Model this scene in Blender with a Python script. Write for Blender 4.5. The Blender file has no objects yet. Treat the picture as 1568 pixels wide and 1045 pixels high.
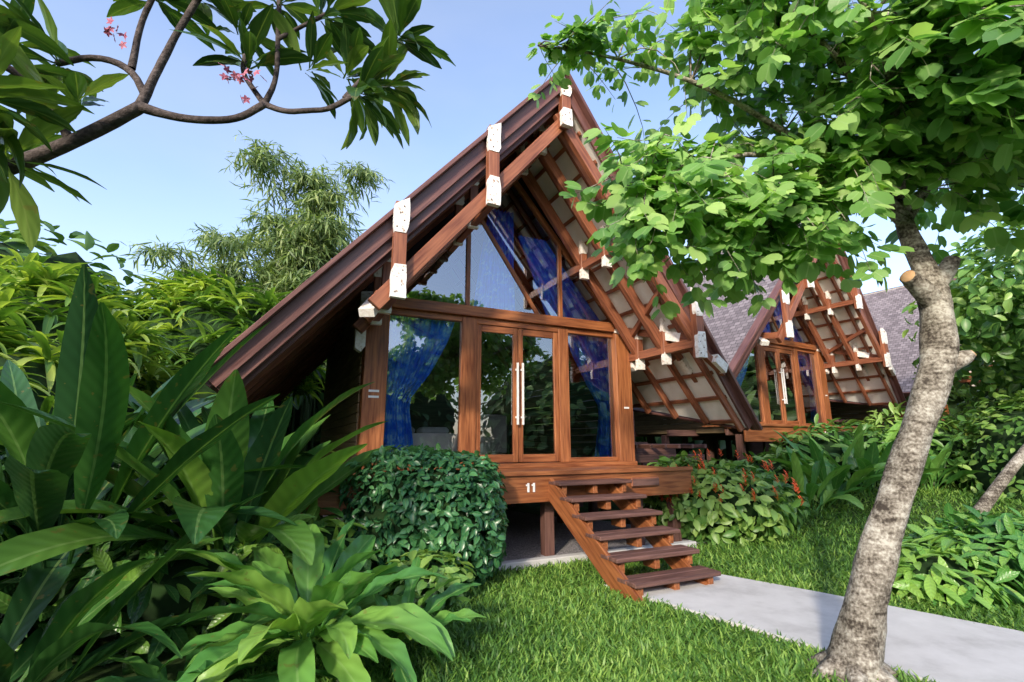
import bpy, math, random
import numpy as np
from mathutils import Vector
R=np.random.default_rng(7); random.seed(7)
scene=bpy.context.scene
A=np.array
def nrm(v):
    v=np.asarray(v,float); l=np.linalg.norm(v,axis=-1,keepdims=True); return v/np.maximum(l,1e-9)
# ------------------------------------------------------------------ terrain
def gz(x,y):
    t=np.clip((np.asarray(x)*0.6+np.asarray(y)*0.8-8.0)/5.0,0,1)
    return 0.5*t*t*(3-2*t)
# ------------------------------------------------------------------ mesh bag
class Bag:
    def __init__(s): s.v=[];s.l=[];s.n=[];s.a=[];s.c=0
    def add(s,v,f,a=None):
        v=np.asarray(v,float).reshape(-1,3); f=np.asarray(f,int)
        s.v.append(v); s.l.append((f+s.c).ravel()); s.n.append(np.full(len(f),f.shape[1]))
        s.a.append(np.zeros_like(v) if a is None else np.asarray(a,float)); s.c+=len(v)
    def obj(s,name,mat,parent=None,smooth=True,attr='lf',bevel=0):
        me=bpy.data.meshes.new(name)
        v=np.concatenate(s.v); l=np.concatenate(s.l); n=np.concatenate(s.n); a=np.concatenate(s.a)
        me.vertices.add(len(v)); me.vertices.foreach_set('co',v.astype(np.float32).ravel())
        me.loops.add(len(l)); me.loops.foreach_set('vertex_index',l.astype(np.int32))
        me.polygons.add(len(n)); st=np.concatenate([[0],np.cumsum(n)[:-1]])
        me.polygons.foreach_set('loop_start',st.astype(np.int32))
        me.update(calc_edges=True)
        me.polygons.foreach_set('use_smooth',np.full(len(n),smooth))
        at=me.attributes.new(attr,'FLOAT_VECTOR','POINT'); at.data.foreach_set('vector',a.astype(np.float32).ravel())
        me.validate()
        o=bpy.data.objects.new(name,me); scene.collection.objects.link(o)
        if mat: me.materials.append(mat)
        if parent: o.parent=parent
        if bevel:
            m=o.modifiers.new('bevel','BEVEL'); m.width=bevel; m.segments=1; m.limit_method='ANGLE'
        return o
def empty(name,loc=(0,0,0),rz=0):
    e=bpy.data.objects.new(name,None); scene.collection.objects.link(e); e.location=loc; e.rotation_euler=(0,0,rz); return e
# ------------------------------------------------------------------ material helpers
def newmat(name):
    m=bpy.data.materials.new(name); m.use_nodes=True; nt=m.node_tree; nt.nodes.clear()
    out=nt.nodes.new('ShaderNodeOutputMaterial'); return m,nt,out
def N(nt,t,**k):
    n=nt.nodes.new(t)
    for a,b in k.items(): setattr(n,a,b)
    return n
def ramp(nt,fac,stops):
    r=nt.nodes.new('ShaderNodeValToRGB'); e=r.color_ramp.elements
    while len(e)<len(stops): e.new(.5)
    for i,(p,c) in enumerate(stops): e[i].position=p; e[i].color=(*c,1)
    nt.links.new(fac,r.inputs[0]); return r.outputs[0]
def math_(nt,op,a,b=None):
    n=nt.nodes.new('ShaderNodeMath'); n.operation=op
    for i,x in enumerate([a,b]):
        if x is None: continue
        if isinstance(x,(int,float)): n.inputs[i].default_value=x
        else: nt.links.new(x,n.inputs[i])
    return n.outputs[0]
def mixc(nt,f,a,b,mode='MIX'):
    n=nt.nodes.new('ShaderNodeMix'); n.data_type='RGBA'; n.blend_type=mode
    for i,x in ((0,f),(6,a),(7,b)):
        if isinstance(x,(int,float)): n.inputs[i].default_value=x
        elif isinstance(x,tuple): n.inputs[i].default_value=(*x,1)
        else: nt.links.new(x,n.inputs[i])
    return n.outputs[2]
def leafmat(name,stops,rough=.38,tr=.3,vein=(.25,.35,.08),vs=.45,side=22,spec=.5,noise=.9,spots=True,tcol=(1.4,1.5,.55)):
    m,nt,out=newmat(name); L=nt.links
    at=N(nt,'ShaderNodeAttribute',attribute_name='lf'); sx=N(nt,'ShaderNodeSeparateXYZ'); L.new(at.outputs['Vector'],sx.inputs[0])
    f=sx.outputs[2]
    geo=N(nt,'ShaderNodeNewGeometry')
    if noise:
        no=N(nt,'ShaderNodeTexNoise'); no.inputs['Scale'].default_value=noise; no.inputs['Detail'].default_value=1; L.new(geo.outputs['Position'],no.inputs['Vector'])
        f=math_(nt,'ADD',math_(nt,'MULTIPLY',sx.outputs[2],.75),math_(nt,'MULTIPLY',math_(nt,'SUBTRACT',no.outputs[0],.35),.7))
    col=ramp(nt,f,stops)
    ab=math_(nt,'ABSOLUTE',sx.outputs[1])
    if vs:
        vm=math_(nt,'MULTIPLY',math_(nt,'LESS_THAN',ab,.07),vs)
        col=mixc(nt,vm,col,vein)
    p=N(nt,'ShaderNodeBsdfPrincipled')
    if side:
        w=math_(nt,'SINE',math_(nt,'SUBTRACT',math_(nt,'MULTIPLY',sx.outputs[0],side*3.0),math_(nt,'MULTIPLY',ab,side*.5)))
        w2=math_(nt,'MULTIPLY',math_(nt,'ADD',w,1.0),.5)
        col=mixc(nt,math_(nt,'MULTIPLY',w2,.28),col,mixc(nt,1.0,col,(.45,.5,.4),'MULTIPLY'))
        bp=N(nt,'ShaderNodeBump'); bp.inputs['Strength'].default_value=.35; bp.inputs['Distance'].default_value=.005; L.new(w2,bp.inputs['Height'])
        L.new(bp.outputs[0],p.inputs['Normal'])
    if spots:
        no2=N(nt,'ShaderNodeTexNoise'); no2.inputs['Scale'].default_value=16; no2.inputs['Detail'].default_value=2; L.new(geo.outputs['Position'],no2.inputs['Vector'])
        col=mixc(nt,math_(nt,'MULTIPLY',math_(nt,'GREATER_THAN',no2.outputs[0],.68),.45),col,(.20,.15,.04))
    L.new(col,p.inputs['Base Color']); p.inputs['Roughness'].default_value=rough; p.inputs['Specular IOR Level'].default_value=spec
    t=N(nt,'ShaderNodeBsdfTranslucent'); tc=mixc(nt,1.0,col,tcol,'MULTIPLY'); L.new(tc,t.inputs[0])
    mx=N(nt,'ShaderNodeMixShader'); mx.inputs[0].default_value=tr; L.new(p.outputs[0],mx.inputs[1]); L.new(t.outputs[0],mx.inputs[2]); L.new(mx.outputs[0],out.inputs[0])
    return m
def wood(name,c1,c2,rough=.42,scale=(1.2,16,16),spec=.4):
    m,nt,out=newmat(name); L=nt.links
    at=N(nt,'ShaderNodeAttribute',attribute_name='gc'); mp=N(nt,'ShaderNodeMapping'); mp.inputs['Scale'].default_value=scale; L.new(at.outputs['Vector'],mp.inputs[0])
    no=N(nt,'ShaderNodeTexNoise'); no.inputs['Scale'].default_value=2; no.inputs['Detail'].default_value=5; L.new(mp.outputs[0],no.inputs['Vector'])
    mid=tuple((a+b)/2 for a,b in zip(c1,c2))
    col=ramp(nt,no.outputs[0],[(.3,c1),(.5,mid),(.72,c2)])
    n2=N(nt,'ShaderNodeTexNoise'); n2.inputs['Scale'].default_value=.9; n2.inputs['Detail'].default_value=2; L.new(at.outputs['Vector'],n2.inputs['Vector'])
    col=mixc(nt,math_(nt,'MULTIPLY',n2.outputs[0],1.0),col,mixc(nt,1.0,col,(.45,.38,.38),'MULTIPLY'))
    p=N(nt,'ShaderNodeBsdfPrincipled'); L.new(col,p.inputs['Base Color']); p.inputs['Specular IOR Level'].default_value=spec
    rr=math_(nt,'ADD',math_(nt,'MULTIPLY',no.outputs[0],.3),rough-.12); L.new(rr,p.inputs['Roughness'])
    bp=N(nt,'ShaderNodeBump'); bp.inputs['Strength'].default_value=.3; bp.inputs['Distance'].default_value=.004; L.new(no.outputs[0],bp.inputs['Height']); L.new(bp.outputs[0],p.inputs['Normal'])
    L.new(p.outputs[0],out.inputs[0]); return m
def noisemat(name,stops,scale=5,rough=.8,bump=.3,dist=.01,detail=5,spec=.3,coord='Object',mscale=(1,1,1)):
    m,nt,out=newmat(name); L=nt.links
    tc=N(nt,'ShaderNodeTexCoord'); mp=N(nt,'ShaderNodeMapping'); mp.inputs['Scale'].default_value=mscale; L.new(tc.outputs[coord],mp.inputs[0])
    no=N(nt,'ShaderNodeTexNoise'); no.inputs['Scale'].default_value=scale; no.inputs['Detail'].default_value=detail; no.inputs['Roughness'].default_value=.65; L.new(mp.outputs[0],no.inputs['Vector'])
    col=ramp(nt,no.outputs[0],stops)
    p=N(nt,'ShaderNodeBsdfPrincipled'); L.new(col,p.inputs['Base Color']); p.inputs['Roughness'].default_value=rough; p.inputs['Specular IOR Level'].default_value=spec
    bp=N(nt,'ShaderNodeBump'); bp.inputs['Strength'].default_value=bump; bp.inputs['Distance'].default_value=dist; L.new(no.outputs[0],bp.inputs['Height']); L.new(bp.outputs[0],p.inputs['Normal'])
    L.new(p.outputs[0],out.inputs[0]); return m
M_wood=wood('teak_warm',(.22,.066,.024),(.56,.22,.08))
M_truss=wood('teak_truss',(.20,.064,.034),(.50,.20,.10))
M_rake=wood('rake_boards',(.13,.055,.05),(.28,.14,.115),rough=.34)
M_dark=wood('dark_wood_and_shade',(.022,.014,.022),(.055,.035,.045),rough=.6)  # gable infill wood; on the left underside its near-black paints in shade
M_tread=wood('tread_boards',(.10,.052,.044),(.28,.15,.12),rough=.48)
M_plank=wood('weathered_planks',(.22,.16,.085),(.40,.31,.18),rough=.6)
M_inner=wood('interior_boards',(.12,.07,.045),(.24,.155,.10),rough=.6)
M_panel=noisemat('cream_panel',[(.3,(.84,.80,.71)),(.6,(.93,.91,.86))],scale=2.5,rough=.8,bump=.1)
M_plate=noisemat('white_metal_plate',[(.33,(.30,.17,.10)),(.40,(.74,.69,.62)),(.6,(.88,.86,.83))],scale=20,rough=.5,bump=.1,dist=.002)
M_bolt=noisemat('bolt_rust',[(.3,(.12,.08,.06)),(.7,(.25,.18,.14))],scale=20,rough=.5)
M_conc=noisemat('concrete',[(.22,(.36,.35,.34)),(.5,(.56,.55,.54)),(.75,(.66,.65,.64))],scale=2.2,rough=.85,bump=.4,dist=.005,detail=14)
M_gravel=noisemat('gravel',[(.3,(.09,.085,.09)),(.5,(.28,.26,.27)),(.7,(.5,.47,.47))],scale=45,rough=.9,bump=1,dist=.02,detail=3)
M_soil=noisemat('ground_soil_grass',[(.3,(.015,.03,.007)),(.5,(.035,.07,.014)),(.7,(.06,.11,.022))],scale=9,rough=.95,bump=.6,dist=.02)
M_cut=noisemat('cut_wood',[(.3,(.45,.25,.12)),(.7,(.62,.42,.24))],scale=12,rough=.8)
def shinglemat():
    m,nt,out=newmat('roof_shingle'); L=nt.links
    at=N(nt,'ShaderNodeAttribute',attribute_name='gc')
    br=N(nt,'ShaderNodeTexBrick'); br.inputs['Scale'].default_value=1; br.inputs['Brick Width'].default_value=.16; br.inputs['Row Height'].default_value=.12; br.inputs['Mortar Size'].default_value=.008
    br.inputs['Color1'].default_value=(.12,.10,.11,1); br.inputs['Color2'].default_value=(.30,.26,.275,1); br.inputs['Mortar'].default_value=(.04,.035,.037,1)
    L.new(at.outputs['Vector'],br.inputs['Vector'])
    no=N(nt,'ShaderNodeTexNoise'); no.inputs['Scale'].default_value=3; no.inputs['Detail'].default_value=5; L.new(at.outputs['Vector'],no.inputs['Vector'])
    col=mixc(nt,math_(nt,'MULTIPLY',no.outputs[0],.6),br.outputs[0],(.16,.135,.14))
    p=N(nt,'ShaderNodeBsdfPrincipled'); p.inputs['Roughness'].default_value=.8; L.new(col,p.inputs['Base Color'])
    bp=N(nt,'ShaderNodeBump'); bp.inputs['Strength'].default_value=.8; bp.inputs['Distance'].default_value=.015; L.new(br.outputs[1],bp.inputs['Height']); bp.invert=True; L.new(bp.outputs[0],p.inputs['Normal'])
    L.new(p.outputs[0],out.inputs[0]); return m
M_shingle=shinglemat()
def glassmat():
    m,nt,out=newmat('window_glass'); L=nt.links
    g=N(nt,'ShaderNodeBsdfGlossy'); g.inputs['Roughness'].default_value=.0; g.inputs[0].default_value=(.97,.98,1,1)
    t=N(nt,'ShaderNodeBsdfTransparent'); t.inputs[0].default_value=(.95,.97,.97,1)
    lw=N(nt,'ShaderNodeFresnel'); lw.inputs[0].default_value=1.55
    f=math_(nt,'MINIMUM',math_(nt,'ADD',math_(nt,'MULTIPLY',lw.outputs[0],1.9),.17),1.0)
    mx=N(nt,'ShaderNodeMixShader'); L.new(f,mx.inputs[0]); L.new(t.outputs[0],mx.inputs[1]); L.new(g.outputs[0],mx.inputs[2]); L.new(mx.outputs[0],out.inputs[0]); return m
M_glass=glassmat()
def curtmat():
    m,nt,out=newmat('blue_curtain'); L=nt.links
    tc=N(nt,'ShaderNodeTexCoord'); no=N(nt,'ShaderNodeTexNoise'); no.inputs['Scale'].default_value=7; no.inputs['Detail'].default_value=4; L.new(tc.outputs['Object'],no.inputs['Vector'])
    col=ramp(nt,no.outputs[0],[(.38,(.01,.15,.9)),(.55,(.03,.30,1.0)),(.66,(.3,.7,1.0))])
    p=N(nt,'ShaderNodeBsdfPrincipled'); p.inputs['Roughness'].default_value=.7; L.new(col,p.inputs['Base Color'])
    t=N(nt,'ShaderNodeBsdfTranslucent'); L.new(col,t.inputs[0])
    mx=N(nt,'ShaderNodeMixShader'); mx.inputs[0].default_value=.1; L.new(p.outputs[0],mx.inputs[1]); L.new(t.outputs[0],mx.inputs[2]); L.new(mx.outputs[0],out.inputs[0]); return m
M_curt=curtmat()
M_white=noisemat('white_paint',[(.3,(.75,.75,.75)),(.7,(.85,.85,.83))],scale=4,rough=.5,bump=.05)
def barkmat(name,stops,rz=60):
    m,nt,out=newmat(name); L=nt.links
    tc=N(nt,'ShaderNodeTexCoord'); no=N(nt,'ShaderNodeTexNoise'); no.inputs['Scale'].default_value=4; no.inputs['Detail'].default_value=9; no.inputs['Roughness'].default_value=.72; L.new(tc.outputs['Object'],no.inputs['Vector'])
    mp=N(nt,'ShaderNodeMapping'); mp.inputs['Scale'].default_value=(7,7,rz); L.new(tc.outputs['Object'],mp.inputs[0])
    n2=N(nt,'ShaderNodeTexNoise'); n2.inputs['Scale'].default_value=1; n2.inputs['Detail'].default_value=5; L.new(mp.outputs[0],n2.inputs['Vector'])
    n3=N(nt,'ShaderNodeTexNoise'); n3.inputs['Scale'].default_value=55; n3.inputs['Detail'].default_value=3; L.new(tc.outputs['Object'],n3.inputs['Vector'])
    f=math_(nt,'ADD',math_(nt,'MULTIPLY',no.outputs[0],.5),math_(nt,'ADD',math_(nt,'MULTIPLY',n2.outputs[0],.22),math_(nt,'MULTIPLY',n3.outputs[0],.28)))
    col=ramp(nt,f,stops)
    p=N(nt,'ShaderNodeBsdfPrincipled'); p.inputs['Roughness'].default_value=.85; p.inputs['Specular IOR Level'].default_value=.2; L.new(col,p.inputs['Base Color'])
    bp=N(nt,'ShaderNodeBump'); bp.inputs['Strength'].default_value=1; bp.inputs['Distance'].default_value=.022; L.new(f,bp.inputs['Height']); L.new(bp.outputs[0],p.inputs['Normal'])
    L.new(p.outputs[0],out.inputs[0]); return m
M_bark=barkmat('bark_grey',[(.41,(.05,.04,.032)),(.46,(.14,.12,.095)),(.52,(.29,.26,.215)),(.59,(.50,.475,.41))],28)
M_bark2=barkmat('bark_brown',[(.38,(.025,.02,.018)),(.5,(.07,.055,.05)),(.62,(.15,.12,.11))])
L_bau=leafmat('bauhinia_leaf',[(.1,(.075,.19,.045)),(.45,(.19,.38,.09)),(.85,(.46,.64,.21))],rough=.42,tr=.40,side=0,spots=False,vs=.35,vein=(.4,.55,.25),tcol=(1.3,1.45,.7))
L_plum=leafmat('plumeria_leaf',[(.1,(.025,.065,.018)),(.5,(.06,.14,.03)),(.9,(.19,.29,.06))],rough=.3,tr=.28,vein=(.25,.33,.09),side=16)
L_big=leafmat('heliconia_leaf',[(.1,(.018,.062,.022)),(.5,(.05,.155,.032)),(.9,(.21,.38,.055))],rough=.3,tr=.25,vein=(.25,.4,.13),side=18)
L_cord=leafmat('cordyline_leaf',[(.05,(.04,.14,.04)),(.5,(.10,.29,.06)),(.9,(.28,.49,.09))],rough=.32,tr=.22,vein=(.3,.5,.16),side=16)
L_hedge=leafmat('hedge_leaf',[(.1,(.02,.085,.035)),(.5,(.05,.18,.065)),(.9,(.13,.33,.12))],rough=.3,tr=.18,side=0,noise=0,spots=False)
L_shrub=leafmat('shrub_leaf',[(.1,(.045,.12,.025)),(.5,(.11,.26,.05)),(.9,(.30,.46,.11))],rough=.4,tr=.28,side=0,noise=0,spots=False)
L_yel=leafmat('palm_leaf',[(.05,(.05,.13,.02)),(.5,(.17,.31,.05)),(.9,(.42,.53,.11))],rough=.4,tr=.35,side=0,noise=0,spots=False,vs=.2)
L_bam=leafmat('bamboo_leaf',[(.1,(.07,.12,.04)),(.5,(.15,.23,.08)),(.9,(.30,.38,.14))],rough=.5,tr=.35,side=0,noise=0,spots=False,vs=0)
L_far=leafmat('distant_leaf',[(.1,(.025,.07,.02)),(.5,(.07,.16,.04)),(.9,(.16,.28,.06))],rough=.5,tr=.25,side=0,noise=0,spots=False,vs=0)
L_grass=leafmat('grass_blade',[(.05,(.05,.13,.022)),(.5,(.125,.27,.045)),(.9,(.29,.45,.09))],rough=.45,tr=.28,side=0,noise=0,vs=0,spec=.4,spots=False)
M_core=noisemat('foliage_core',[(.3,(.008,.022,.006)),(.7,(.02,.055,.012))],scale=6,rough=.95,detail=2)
M_pink=noisemat('pink_petal',[(.3,(.30,.05,.11)),(.7,(.55,.22,.28))],scale=20,rough=.6)
M_red=noisemat('red_petal',[(.3,(.70,.06,.02)),(.7,(.90,.20,.06))],scale=20,rough=.6)
# ------------------------------------------------------------------ leaf templates
def strip(nu,wf,fold=.15,droop=.3,na=3,wave=0):
    t=np.linspace(0,1,nu); ac=np.linspace(-1,1,na)
    V=[];Q=[];U=[]
    ang=-droop*t*2
    x=np.concatenate([[0],np.cumsum(np.cos(ang[1:])*np.diff(t))]); z=np.concatenate([[0],np.cumsum(np.sin(ang[1:])*np.diff(t))])
    for i in range(nu):
        w=wf(t[i])
        for a in ac:
            V.append((x[i],a*w,z[i]+abs(a)*w*fold*2+wave*math.sin(t[i]*17+a*2)*abs(a))); U.append((t[i],a))
    for i in range(nu-1):
        for j in range(na-1):
            k=i*na+j; Q.append((k,k+1,k+na+1,k+na))
    return A(V),A(Q),A(U)
T_ov=strip(5,lambda t:.27*math.sin(math.pi*min(1,t*.93+.05))**.8,.2,.25)
T_obl=strip(6,lambda t:.15*math.sin(math.pi*min(1,t**1.25*.97+.03))**.75,.22,.22)
T_strap=strip(7,lambda t:.065*math.sin(math.pi*min(1,t*.95+.05))**.6,.35,.55)
T_nar=strip(3,lambda t:.075*math.sin(math.pi*min(1,t*.8+.15)),.1,.35,na=2)
def bau():
    V=[(0,0,0),(.4,0,.0),(.74,0,-.02)]; U=[(0,0),(.4,0),(.74,0)]; Q=[]
    for s in (1,-1):
        b=len(V)
        for x,y,z in [(-.03,.2,.03),(.12,.38,.06),(.45,.5,.07),(.78,.44,.03),(1.0,.24,-.05)]:
            V.append((x,y*s,z)); U.append((x,y*2*s))
        q=[(0,b,b+1,1),(1,b+1,b+2,b+3),(1,b+3,b+4,2)]
        if s<0: q=[x[::-1] for x in q]
        Q+=q
    return A(V),A(Q),A(U)
T_bau=bau()
def inst(bag,T,pos,d,n,sc,rnd):
    V,Q,U=T; pos=A(pos);d=nrm(d);b=nrm(np.cross(n,d));n=np.cross(d,b); k=len(V);m=len(pos)
    sc=np.asarray(sc).reshape(-1,1,1)
    P=pos[:,None,:]+sc*(V[None,:,0:1]*d[:,None,:]+V[None,:,1:2]*b[:,None,:]+V[None,:,2:3]*n[:,None,:])
    F=(Q[None]+(np.arange(m)*k)[:,None,None]).reshape(-1,Q.shape[1])
    at=np.zeros((m,k,3)); at[:,:,0]=U[:,0];at[:,:,1]=U[:,1];at[:,:,2]=np.asarray(rnd)[:,None]
    bag.add(P.reshape(-1,3),F,at.reshape(-1,3))
def arch(bag,base,az,el,L,W,droop,rnd=.5,fold=.3,stalk=.12,nu=16,wave=.02,power=.7,side=0):
    base=A(base,float); t=np.linspace(0,1,nu); e=el-droop*t**1.3
    aa=az+side*t
    dx=np.cos(e)*np.cos(aa);dy=np.cos(e)*np.sin(aa);dz=np.sin(e)
    D=np.stack([dx,dy,dz],1); P=base+np.concatenate([[[0,0,0]],np.cumsum(D[1:]*(L/(nu-1)),0)])
    S=np.stack([-np.sin(aa),np.cos(aa),0*aa],1); NN=np.cross(D,S)
    tw=R.normal(0,.25)
    S2=S*math.cos(tw)+NN*math.sin(tw); N2=np.cross(D,S2)
    V=[];U=[];ph=R.random()*6
    acs=np.linspace(-1,1,7)
    for i in range(nu):
        tt=max(0,(t[i]-stalk)/(1-stalk)); w=W*.5*math.sin(math.pi*min(1,tt*.96+.04))**power if t[i]>=stalk else W*.06
        w=max(w,W*.03)
        for a in acs:
            V.append(P[i]+S2[i]*a*w+N2[i]*(abs(a)**1.3*w*fold+wave*math.sin(t[i]*22+a*1.5+ph)*abs(a)*(w/W*2))); U.append((t[i]*L*1.0,a,rnd))
    Q=[(i*7+j,i*7+j+1,i*7+j+8,i*7+j+7) for i in range(nu-1) for j in range(6)]
    bag.add(V,Q,U)
def smoothline(p,r,it=2):
    p=A(p,float);r=A(r,float)
    for _ in range(it):
        q=[p[0]];s=[r[0]]
        for i in range(len(p)-1):
            q+=[p[i]*.75+p[i+1]*.25,p[i]*.25+p[i+1]*.75]; s+=[r[i]*.75+r[i+1]*.25,r[i]*.25+r[i+1]*.75]
        q.append(p[-1]);s.append(r[-1]); p=A(q);r=A(s)
    return p,r
def tube(bag,p,r,ns=8,it=2,rough=0):
    p,r=smoothline(p,r,it); n=len(p)
    tg=nrm(np.gradient(p,axis=0)); ref=A([0.,1,0.1]) if abs(tg[0][1])<.9 else A([1.,0,0])
    V=[]
    x=nrm(np.cross(tg[0],ref))
    an=np.arange(ns)*2*math.pi/ns
    for i in range(n):
        x=nrm(x-tg[i]*np.dot(x,tg[i])); y=np.cross(tg[i],x)
        rr=r[i]*(1+rough*(np.sin(an*3+i*.35)+.7*np.sin(an*2-i*.8+1)+R.normal(0,.35,ns))*.5)
        V.append(p[i]+np.cos(an)[:,None]*x*rr[:,None]+np.sin(an)[:,None]*y*rr[:,None])
    V=np.concatenate(V+[[p[-1]]])
    Q=[(i*ns+j,i*ns+(j+1)%ns,(i+1)*ns+(j+1)%ns,(i+1)*ns+j) for i in range(n-1) for j in range(ns)]
    c0=bag.c; bag.add(V,Q)
    T=A([((n-1)*ns+j,(n-1)*ns+(j+1)%ns,len(V)-1) for j in range(ns)])
    bag.l.append((T+c0).ravel()); bag.n.append(np.full(len(T),3))
    return p
def lump(P,k=2.2):
    x,y,z=P[:,0]*k,P[:,1]*k,P[:,2]*k
    return (np.sin(x*1.1+1.3*np.sin(y*.9+z*.7))+np.sin(y*1.3+1.1*np.sin(z*1.2+x*.5))+np.sin(z*1.5+1.2*np.sin(x*.8)))/3
def shell(bag,T,ells,n,size,pw=2,up=.6,spread=.28,lk=2.2,la=.12,clipz=None,down=.25):
    ar=A([e[1][0]*e[1][1]+e[1][1]*e[1][2]+e[1][0]*e[1][2] for e in ells]); idx=R.choice(len(ells),n,p=ar/ar.sum())
    C=A([e[0] for e in ells],float)[idx]; Rd=A([e[1] for e in ells],float)[idx]
    u=nrm(R.normal(size=(n,3))); 
    if pw!=2: u=u/((np.abs(u)**pw).sum(1,keepdims=True))**(1/pw)
    P0=C+u*Rd; lm=lump(P0,lk)
    P=C+u*Rd*(1-spread*R.random((n,1))**1.5+.05+la*lm[:,None])
    nn=nrm(nrm(u/Rd)+A([0,0,up])+R.normal(0,.4,(n,3))); d=nrm(np.cross(nn,R.normal(size=(n,3)))+nrm(u)*.6-A([0,0,down]))
    keep=np.ones(n,bool) if clipz is None else P[:,2]>clipz
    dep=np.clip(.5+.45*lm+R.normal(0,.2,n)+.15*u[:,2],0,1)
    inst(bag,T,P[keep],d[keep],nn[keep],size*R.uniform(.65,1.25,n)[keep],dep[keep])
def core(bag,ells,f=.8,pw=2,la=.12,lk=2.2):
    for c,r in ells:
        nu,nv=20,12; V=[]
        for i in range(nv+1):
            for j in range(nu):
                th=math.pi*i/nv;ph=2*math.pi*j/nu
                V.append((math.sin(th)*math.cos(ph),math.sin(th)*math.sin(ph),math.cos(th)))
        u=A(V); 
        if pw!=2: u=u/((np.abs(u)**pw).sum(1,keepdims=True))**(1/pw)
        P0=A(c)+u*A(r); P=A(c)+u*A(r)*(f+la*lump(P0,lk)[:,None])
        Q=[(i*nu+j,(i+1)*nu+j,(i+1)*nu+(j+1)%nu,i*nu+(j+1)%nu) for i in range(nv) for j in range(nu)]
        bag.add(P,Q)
def bushy(name,T,mat,ells,n,size,pw=2,f=.78,parent=None,**k):
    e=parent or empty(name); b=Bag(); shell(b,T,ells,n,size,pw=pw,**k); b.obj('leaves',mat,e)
    c=Bag(); core(c,ells,f,pw); c.obj('dark_filler_core',M_core,e)  # solid dark core added inside the leaves to stop see-through
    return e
# ------------------------------------------------------------------ wooden builder
class WB(Bag):
    def frame(s,c,d,x,y,L,w,h):
        c,d,x,y=map(lambda q:A(q,float),(c,d,x,y)); V=[];G=[];o=R.random(3)*40
        for i in (-.5,.5):
            for j,k in ((-.5,-.5),(.5,-.5),(.5,.5),(-.5,.5)):
                V.append(c+d*i*L+x*j*w+y*k*h); G.append((i*L+o[0],j*w+o[1],k*h+o[2]))
        F=[(0,3,2,1),(4,5,6,7),(0,1,5,4),(1,2,6,5),(2,3,7,6),(3,0,4,7)]
        s.add(V,F,G)
    def box(s,x0,x1,y0,y1,z0,z1):
        c=((x0+x1)/2,(y0+y1)/2,(z0+z1)/2); D=[abs(x1-x0),abs(y1-y0),abs(z1-z0)]; E=np.eye(3); k=int(np.argmax(D)); o=[i for i in range(3) if i!=k]
        a,b=E[o[0]],E[o[1]]
        if np.dot(np.cross(a,b),E[k])<0: a,b=b,a; o=o[::-1]
        s.frame(c,E[k],a,b,D[k],D[o[0]],D[o[1]])
    def beam(s,p,q,w,h,up=(0,0,1)):
        p=A(p,float);q=A(q,float);d=nrm(q-p);x=nrm(np.cross(d,up));y=np.cross(x,d)
        s.frame((p+q)/2,d,y,x,np.linalg.norm(q-p),h,w)
    def quad(s,pts,gs):
        s.add(pts,[list(range(len(pts)))],gs)
    def prism(s,poly,y0,y1):
        m=len(poly); V=[(x,y0,z) for x,z in poly]+[(x,y1,z) for x,z in poly]
        s.add(V,[list(range(m))]); s.l.append(A([list(range(m,2*m))[::-1]]).ravel()+s.c-2*m); s.n.append(np.full(1,m))
        q=A([[i,i+m,(i+1)%m+m,(i+1)%m] for i in range(m)])+s.c-2*m; s.l.append(q.ravel()); s.n.append(np.full(m,4))
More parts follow.
